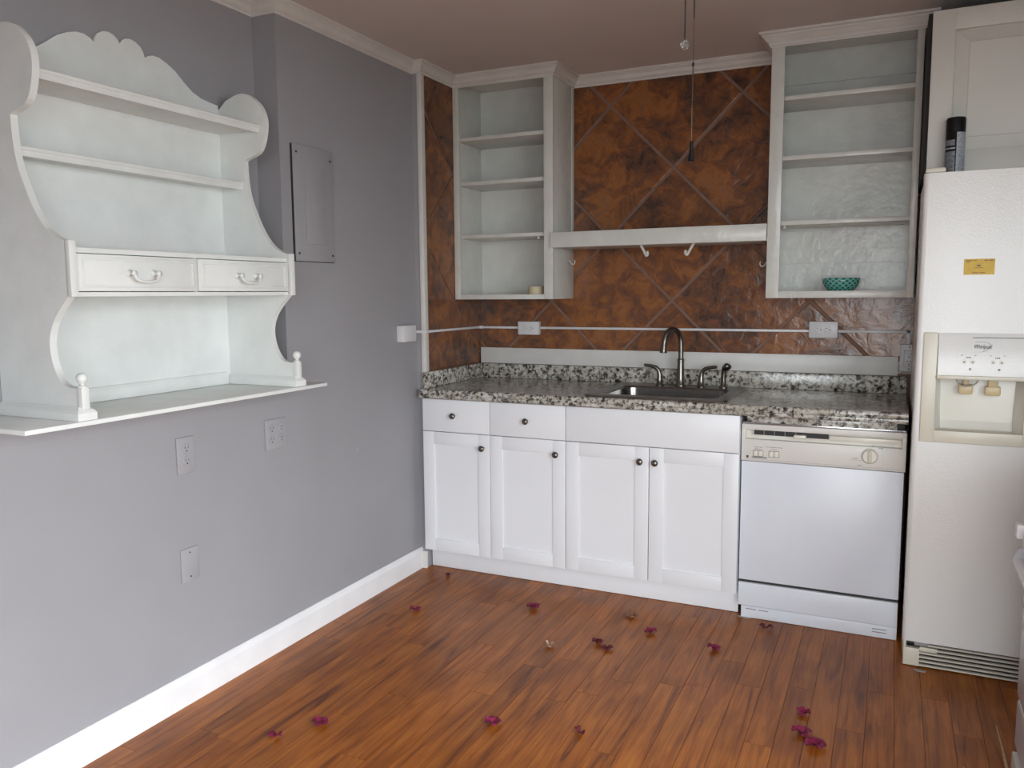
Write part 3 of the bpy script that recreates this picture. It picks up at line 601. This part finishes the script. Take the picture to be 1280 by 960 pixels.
for z in (1.088, 1.055):
    s = G()
    for d in (-1, 1): s.box(2.188 + d * .0062 - .001, 2.188 + d * .0062 + .001, -.0329, -.0325, z + .001, z + .009)
    s.box(2.1855, 2.1905, -.0329, -.0325, z - .010, z - .005).build('slots', 'slot', pb)
G().box(2.167, 2.209, -.0303, -.030, 1.037, 1.0382).box(2.167, 2.209, -.0303, -.030, 1.108, 1.109).box(2.167, 2.168, -.0303, -.030, 1.037, 1.109).build('insert_gap', 'slot', t)
for z in (1.124, 1.026): G().lathe([(0, 0), (.003, 0), (.0025, .0012), (0, .0014)], (2.188, -.030, z), '-y', 10).build('screw', 'slot', t)

# ------------------------------------------------------------------ refrigerator
FX0, FX1, FY, FZ = 2.1945, 3.105, -.830, 1.772
fr = thing('refrigerator', 'cream white side-by-side refrigerator with water dispenser in freezer door', 'refrigerator', (2.65, -.42, 0))
box('body', FX0 + .003, FX1 - .003, -.755, -.05, .012, FZ - .012, 'cream2', fr, .004)
FD = 2.578; r_ = .016; y1_ = -.762
def dslab(x0, x1, lr, rr):
    p = []
    if lr: p += [(x0 + r_ - r_ * math.cos(a_), FY + r_ - r_ * math.sin(a_)) for a_ in [math.radians(90 * i / 6) for i in range(7)]]
    else: p += [(x0, FY)]
    if rr: p += [(x1 - r_ + r_ * math.sin(a_), FY + r_ - r_ * math.cos(a_)) for a_ in [math.radians(90 * i / 6) for i in range(7)]]
    else: p += [(x1, FY)]
    return p + [(x1, y1_), (x0, y1_)]
cx0, cx1, cz0, cz1 = 2.262, 2.528, .872, 1.076
fd = G().prism(dslab(FX0, FD, 1, 1), 'z', cz1, FZ).prism(dslab(FX0, FD, 1, 1), 'z', .100, cz0).prism(dslab(FX0, cx0, 1, 0), 'z', cz0, cz1).prism(dslab(cx1, FD, 0, 1), 'z', cz0, cz1).build('freezer_door', 'fridge', fr, 'auto')
rd = G().prism(dslab(FD + .006, FX1, 1, 1), 'z', .100, FZ).build('fridge_door', 'fridge', fr, 'auto')
for hx_, p in ((FD - .03, fd), (FD + .036, rd)):
    G().tube(catmull([(hx_, FY, .62), (hx_, FY - .045, .66), (hx_, FY - .05, 1.0), (hx_, FY - .045, 1.54), (hx_, FY, 1.58)], 3), .011, 10).build('handle', 'cream', p, True) if p is rd else None
box('hinge_cap', FX0 + .004, FX0 + .066, -.825, -.76, FZ + .001, FZ + .018, 'cream', fr, .005)
# dispenser
fo = (2.217, 2.560, .841, 1.226)
df = G().box(fo[0], cx0, FY - .010, FY + .004, fo[2], fo[3], .003).box(cx1, fo[1], FY - .010, FY + .004, fo[2], fo[3], .003).box(cx0 - .001, cx1 + .001, FY - .010, FY + .004, fo[2], cz0 + .012, .003).build('dispenser_frame', 'cream', fr, 'auto')
G().prism([(FY - .010, 1.0765), (FY - .020, 1.080), (FY - .020, 1.088), (FY - .014, 1.212), (FY - .006, 1.225), (FY + .002, 1.225), (FY + .002, 1.0765)], 'x', cx0 + .002, cx1 + .004).build('dispenser_controls', 'fridge', fr, 'auto')
dc_ = fr
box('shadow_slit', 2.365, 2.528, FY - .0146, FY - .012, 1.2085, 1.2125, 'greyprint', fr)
text('logo', 'Whirlpool', .021, (2.396, FY - .0178, 1.180), 'print', fr, shear=.30, stretch=.60)
G().tube(catmull([(2.374, FY - .0180, 1.196), (2.396, FY - .0178, 1.197), (2.414, FY - .0178, 1.193), (2.419, FY - .0180, 1.184), (2.410, FY - .0184, 1.170), (2.396, FY - .0188, 1.163)], 4), .0007, 6).build('logo_swoosh', 'greyprint', fr)
for bx, t1, t2, t3 in ((2.356, 'ice', 'CUBED', 'CRUSHED'), (2.442, 'water', 'LOCK', 'LIGHT')):
    for d in (-1, 1):
        G().lathe([(0, 0), (.0088, 0), (.0080, .0018), (0, .002)], (bx + d * .0125, FY - .0172, 1.127), '-y', 18).build('push_button', 'cream2', fr)
        G().lathe([(.0022 if d > 0 else 0, .0), (.0036, 0), (.0036, .0004), (.0022 if d > 0 else 0, .0004)], (bx + d * .0125, FY - .0192, 1.127), '-y', 10).build('button_symbol', 'greyprint', fr)
        marks(bx + d * .020, FY - .0175, 1.150, .007, .003, 2, 'greyprint', fr)
    marks(bx, FY - .0178, 1.1425, .015, .005, 4, 'print', fr)
    G().lathe([(0, 0), (.0042, 0), (.0042, .001), (0, .001)], (bx + .006, FY - .0192, 1.103), '-y', 12).build('indicator', 'greyprint', fr)
dp = .095
cv = G(); yb_ = FY + dp
cv.add([(cx0, FY, cz0), (cx1, FY, cz0), (cx1 - .022, yb_ - .035, cz0), (cx0 + .022, yb_ - .035, cz0), (cx0, FY, cz1), (cx1, FY, cz1), (cx1 - .022, yb_, cz1), (cx0 + .022, yb_, cz1), (cx0 + .022, yb_ - .012, cz0 + .06), (cx1 - .022, yb_ - .012, cz0 + .06)],
       [(0, 1, 2, 3), (4, 7, 6, 5), (0, 3, 8, 7, 4), (1, 5, 6, 9, 2), (3, 2, 9, 8), (8, 9, 6, 7)])
cvo = cv.build('dispenser_cavity', 'cream2', fr)
box('drip_tray', cx0 + .003, cx1 - .003, FY - .006, FY + .050, cz0 + .001, cz0 + .012, 'cream', fr, .002)
G().box(2.334, 2.378, FY + .030, FY + .044, 1.010, 1.046, .005).box(2.348, 2.364, FY + .034, FY + .046, 1.044, 1.074, .002).build('ice_paddle', 'amber', fr, 'auto')
G().tube(catmull([(2.322, FY + .006, 1.070), (2.330, FY + .004, 1.052), (2.345, FY + .002, 1.044), (2.356, FY + .001, 1.042), (2.368, FY + .002, 1.044), (2.384, FY + .004, 1.052), (2.392, FY + .006, 1.070)], 3), .0022, 8).build('ice_chute_wire', 'nickel', fr, True)
G().box(2.414, 2.462, FY + .030, FY + .044, 1.008, 1.040, .005).box(2.423, 2.453, FY + .033, FY + .044, 1.038, 1.074, .003).build('water_paddle', 'amber', fr, 'auto')
box('dispenser_lip', cx0 - .001, cx1 + .003, FY - .023, FY + .004, 1.066, 1.0795, 'cream', fr, .003)
# yellow sticker
st = box('price_sticker', 2.328, 2.420, FY - .0012, FY - .0004, 1.424, 1.477, 'sticker', fr)
G().box(2.333, 2.352, FY - .0016, FY - .0012, 1.470, 1.4725).box(2.354, 2.366, FY - .0016, FY - .0012, 1.4705, 1.4725).box(2.388, 2.399, FY - .0016, FY - .0012, 1.470, 1.473).box(2.402, 2.416, FY - .0016, FY - .0012, 1.470, 1.473).box(2.335, 2.346, FY - .0016, FY - .0012, 1.466, 1.468).box(2.367, 2.378, FY - .0016, FY - .0012, 1.452, 1.457).box(2.359, 2.386, FY - .0016, FY - .0012, 1.446, 1.4475).box(2.353, 2.372, FY - .0016, FY - .0012, 1.4295, 1.4315).box(2.375, 2.392, FY - .0016, FY - .0012, 1.4295, 1.4315).build('sticker_print', 'brownprint', st)
# toe grille
gy0, gy1 = -.818, -.770
G().box(FX0 + .004, FX0 + .058, gy0, gy1, .003, .070, .003).box(FX0 + .004, FX0 + .014, gy0 + .004, gy1, .068, .097, .002).build('grille_end', 'cream', fr, 'auto'); box('grille_end', FX1 - .05, FX1 - .004, gy0, gy1, .003, .092, 'cream', fr, .003)
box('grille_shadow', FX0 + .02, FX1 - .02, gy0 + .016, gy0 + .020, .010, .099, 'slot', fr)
for i in range(6):
    z = .006 + i * .0155; x0 = FX0 + .056 if i < 5 else FX0 + .085
    G().prism([(gy0, z), (gy0, z + .005), (gy0 + .009, z + .0062), (gy0 + .009, z + .0012)], 'x', x0, FX1 - .045).build('grille_slat', 'cream', fr)
box('grille_tab', FX0 + .058, FX0 + .115, gy0 - .001, gy0 + .012, .062, .078, 'cream', fr, .002)
box('hinge_bracket', FX0 + .040, FX0 + .088, -.812, -.775, .079, .0995, 'greyprint', fr, .002)
G().lathe([(0, -.014), (.012, -.014), (.012, .014), (0, .014)], (FX0 + .026, -.795, .083), 'x', 14).build('roller', 'black', fr, 'auto')
# cabinet above the refrigerator
oc = thing('overhead_cabinet', 'white raised-panel cabinet above the refrigerator', 'cabinet', (2.66, -.3, 1.786))
OX0, OY = 2.205, -.600
G().box(OX0 - .014, 3.125, OY + .022, -.01, 1.790, 2.372).build('body', 'gap_shade', oc)  # body widened leftwards and coloured dark to paint in the shaded gap
for (x0, x1) in ((OX0, 2.66), (2.664, 3.122)):
    d = G().box(x0, x0 + .075, OY, OY + .021, 1.786, 2.373, .002).box(x1 - .075, x1, OY, OY + .021, 1.786, 2.373, .002).box(x0 + .074, x1 - .074, OY, OY + .021, 1.786, 1.875, .002).box(x0 + .074, x1 - .074, OY, OY + .021, 2.300, 2.373, .002).build('door', 'dirt', oc, 'auto')
    p0, p1, q0, q1 = x0 + .070, x1 - .070, 1.870, 2.305
    L = [(p0, q0, OY + .012), (p0 + .008, q0 + .008, OY + .0195), (p0 + .050, q0 + .050, OY + .006), (p0 + .053, q0 + .053, OY + .003)]
    v = []; 
    for (xx, zz, yy) in L: i = xx - p0; v += [(p0 + i, yy, q0 + i), (p1 - i, yy, q0 + i), (p1 - i, yy, q1 - i), (p0 + i, yy, q1 - i)]
    f = [(k_ * 4 + j, k_ * 4 + (j + 1) % 4, (k_ + 1) * 4 + (j + 1) % 4, (k_ + 1) * 4 + j) for k_ in range(3) for j in range(4)] + [(12, 13, 14, 15)]
    obj('raised_panel', v, f, 'dirt', d)
# spray can
cn = thing('spray_can', 'black aerosol can with grey label standing on the refrigerator', 'can', (2.292, -.665, FZ - .0118))
zc = FZ - .0118
G().lathe([(0, 0), (.029, 0), (.031, .004), (.031, .165), (.029, .170), (0, .170)], (2.292, -.665, zc), 'z', 28).build('can_body', 'black', cn, 'auto')
G().lathe([(.0295, .166), (.0312, .168), (.0312, .212), (.029, .218), (.02, .220), (0, .220)], (2.292, -.665, zc), 'z', 28).build('cap', 'black', cn, 'auto')
def arc_label(name, a0, a1, z0, z1, mat, rr=.0314):
    v = []; n_ = 8
    for i in range(n_ + 1):
        a_ = math.radians(a0 + (a1 - a0) * i / n_); v += [(2.292 + rr * math.cos(a_), -.665 + rr * math.sin(a_), zc + z0), (2.292 + rr * math.cos(a_), -.665 + rr * math.sin(a_), zc + z1)]
    return obj(name, v, [(2 * i, 2 * i + 2, 2 * i + 3, 2 * i + 1) for i in range(n_)], mat, cn)
arc_label('label', 170, 268, .010, .100, 'labelgrey'); arc_label('label', 170, 268, .108, .113, 'labelpale'); arc_label('label', 175, 265, .120, .140, 'labelgrey'); arc_label('label', 275, 350, .010, .165, 'labelpale')

# ------------------------------------------------------------------ range at the right edge
rg = thing('kitchen_range', 'white kitchen range jutting in at the far right, nearest the camera', 'range', (2.80, -1.79, 0))
GX, GY0, GY1 = 2.480, -2.172, -1.413
box('body', GX + .03, 3.125, GY0, GY1, .03, .905, 'ovenwhite', rg, .004)
box('storage_drawer', GX, GX + .029, GY0 + .003, GY1 - .003, .075, .215, 'ovenwhite', rg, .008)
box('kick_strip', GX - .004, GX + .028, GY0 + .003, GY1 + .0, .002, .052, 'cream2', rg, .003)
od = G().box(GX - .002, GX + .029, GY0 + .003, GY1 - .003, .225, .690, .012).build('oven_door', 'ovenwhite', rg, 'auto')
G().tube(catmull([(GX, GY1 - .05, .655), (GX - .017, GY1 - .055, .652), (GX - .027, GY1 - .085, .640), (GX - .027, GY1 - .15, .635), (GX - .027, GY0 + .15, .635), (GX - .027, GY0 + .085, .640), (GX - .017, GY0 + .055, .652), (GX, GY0 + .05, .655)], 3), .015, 10).build('handle', 'ovenwhite', od, True)
box('control_panel', GX + .004, GX + .03, GY0, GY1, .700, .895, 'ovenwhite', rg, .006)
box('door_latch', GX - .034, GX + .006, GY1 - .066, GY1 - .030, .694, .734, 'base_trim', rg, .003); box('door_latch', GX - .026, GX + .006, GY1 - .160, GY1 - .125, .690, .722, 'base_trim', rg, .003)
box('cooktop', GX + .004, 3.125, GY0 - .001, GY1 + .001, .905, .918, 'ovenwhite', rg, .004)
for bx, by in ((2.66, -1.98), (2.66, -1.60), (2.95, -1.98), (2.95, -1.60)): G().lathe([(.09, 0), (.10, .002), (.10, .006), (.07, .006), (.07, .002), (.09, 0)], (bx, by, .918), 'z', 24).build('burner', 'black', rg, 'auto')
box('backguard', 3.06, 3.125, GY0, GY1, .918, 1.06, 'ovenwhite', rg, .006)
for i in range(4): G().lathe([(0, 0), (.022, 0), (.020, .018), (0, .020)], (GX + .004, GY0 + .13 + i * .15, .80), '-x', 18).build('knob', 'ovenwhite', rg, 'auto')

# ------------------------------------------------------------------ ceiling fixture with pull chains
fx = thing('ceiling_fixture', 'ceiling fixture with two dark pull chains hanging over the room', 'light', (1.555, -1.6, 2.235))
G().lathe([(0, .224), (.075, .224), (.075, .210), (.060, .190), (.060, .12), (.11, .10), (.115, .06), (.09, .035), (.05, .012), (0, .010)], (1.555, -1.6, 2.235), 'z', 32).build('housing', 'trim', fx, 'auto')
c1, c2 = (1.541, -1.6), (1.567, -1.6)
G().tube([(c1[0], c1[1], 2.255), (c1[0], c1[1], 2.092)], .0021, 8).build('chain', 'cord', fx)
G().lathe([(0, -.013), (.006, -.0125), (.012, -.006), (.0135, 0), (.012, .006), (.006, .0125), (0, .013)], (c1[0], c1[1], 2.081), 'z', 10).build('glass_knob', 'glass', fx)
G().tube([(c2[0], c2[1], 2.255), (c2[0], c2[1], 2.150)], .0021, 8).build('chain', 'cord', fx)
G().tube([(c2[0], c2[1], 2.150), (c2[0] - .001, c2[1], 2.020)], .0010, 6).build('chain', 'cord', fx)
G().lathe([(0, 0), (.003, 0), (.003, .010), (0, .010)], (c2[0] - .001, c2[1], 2.018), 'z', 10).build('connector', 'black', fx)
G().tube([(c2[0] - .001, c2[1], 2.018), (c2[0] - .002, c2[1], 1.905)], .0017, 6).build('chain', 'cord', fx)
g = G()
for i in range(24): g.lathe([(0, -.0018), (.0018, 0), (0, .0018)], (c2[0] - .002, c2[1], 1.905 - i * .0043), 'z', 6)
g.build('bead_chain', 'beads', fx)
G().lathe([(0, .056), (.005, .056), (.006, .047), (.0055, .038), (.008, .012), (.0098, .0), (0, 0)], (c2[0] - .002, c2[1], 1.752), 'z', 12).build('tassel', 'black', fx, 'auto')

# ------------------------------------------------------------------ fallen petals
def bract(g, c, yaw, L, W, curl, lift, rnd):
    n, m = 5, 4; v = []; f = []
    for i in range(n + 1):
        t_ = i / n; w = W * (.35 + .65 * math.sin(math.pi * min(1, t_ * .80 + .10))) * (1 if i < n else .45)
        for j in range(m + 1):
            s_ = j / m * 2 - 1
            X = L * t_; Y = w * s_; Z = lift * math.sin(t_ * 2.4) + curl * s_ * s_ * w * 1.6 + rnd.uniform(-.0014, .0014) + .0015
            v.append((c[0] + X * math.cos(yaw) - Y * math.sin(yaw), c[1] + X * math.sin(yaw) + Y * math.cos(yaw), max(.0008, c[2] + Z)))
    for i in range(n):
        for j in range(m): q = i * (m + 1) + j; f.append((q, q + 1, q + m + 2, q + m + 1))
    k_ = len(g.v); g.add(v, f)
    g.add([(p[0], p[1], p[2] + .0006) for p in v], f)
def flower(name, label, cat, x_, y_, size, nb, mat, seed, group):
    rnd = random.Random(seed); t_ = thing(name, label, cat, (x_, y_, 0), group); size *= 1.2; a0 = rnd.uniform(0, 6.28)
    for i in range(nb):
        g_ = G(); a_ = a0 + i * 6.283 / nb + rnd.uniform(-.4, .4)
        bract(g_, (x_ + .002 * math.cos(a_), y_ + .002 * math.sin(a_), 0), a_, size * rnd.uniform(.42, .54), size * rnd.uniform(.26, .33), rnd.uniform(-.1, .35), rnd.uniform(.008, .014), rnd)
        g_.build('petal', mat, t_, True)
    return t_
GP = 'fallen petals on the wood floor'
for i, (x_, y_, sz, nb, mt, lab) in enumerate([
    (.192, -.670, .030, 2, 'petal_dark', 'small dark red petal near the toe kick in the left corner'),
    (.280, -1.107, .042, 3, 'petal', 'magenta petal cluster lying nearest the left baseboard in the back'),
    (.738, -.873, .048, 3, 'petal', 'magenta petal cluster in front of the second base cabinet'),
    (1.157, -.794, .050, 4, 'leaf_brown', 'dry brown curled leaf in front of the sink cabinet'),
    (1.273, -.922, .044, 3, 'petal', 'magenta petal cluster right of the dry brown leaf'),
    (1.116, -1.100, .042, 3, 'petal_dark', 'dark crimson petal, left one of a touching pair'),
    (1.163, -1.142, .040, 3, 'petal_dark', 'dark crimson petal, right one of a touching pair'),
    (1.543, -.972, .044, 3, 'petal', 'magenta petal cluster near the cabinet and dishwasher joint'),
    (1.694, -.690, .044, 2, 'petal_dark', 'dark red dry petal just in front of the dishwasher'),
    (.419, -2.162, .042, 2, 'petal', 'magenta petal nearest the lower left corner of the picture'),
    (.501, -2.041, .044, 4, 'petal', 'magenta petal cluster second from the lower left corner'),
    (1.005, -1.814, .046, 4, 'petal', 'magenta petal cluster alone at the lower middle of floor'),
    (1.278, -1.753, .034, 2, 'petal_dark', 'flat dark crimson petal at the lower centre of the floor'),
    (1.902, -1.343, .042, 3, 'petal', 'magenta petal, farthest of three in a row before the refrigerator'),
    (1.910, -1.468, .046, 4, 'petal', 'magenta petal, middle of three in a row before the refrigerator'),
    (1.957, -1.526, .054, 5, 'petal', 'large magenta petal cluster, nearest of three in a row')]):
    flower('fallen_petal' if mt != 'leaf_brown' else 'dry_leaf', lab, 'petal' if mt != 'leaf_brown' else 'leaf', x_, y_, sz, nb, mt, i + 3, GP)
flower('dry_leaf', 'flat pale tan dry leaf in the middle of the floor', 'leaf', .949, -1.207, .034, 3, 'leaf_tan', 40, GP)
def flake(label, x_, y_, pts, mat='flake', th=.002):
    tag(G().prism([(x_ + a_, y_ + b_) for a_, b_ in pts], 'z', .0008, .0008 + th).build('debris_flake', mat), label, 'debris')
flake('grey torn flake on the floor under the dishwasher corner', 1.595, -.605, [(-.03, .008), (-.012, .012), (.004, .004), (.022, .010), (.030, -.002), (.012, -.012), (-.006, -.006), (-.022, -.004)])
flake('pale flake on the floor below the refrigerator grille', 2.254, -.850, [(-.02, .004), (.0, .010), (.022, .004), (.018, -.008), (-.008, -.010)])
flake('thin pale scratch line on the floor beside the range', 2.464, -1.30, [(-.002, .13), (.001, .13), (.004, -.02), (.005, -.125), (-.003, -.125), (-.001, -.02)], 'scratch', .0012)  # scratch mark on the floor, modelled as a thin raised strip
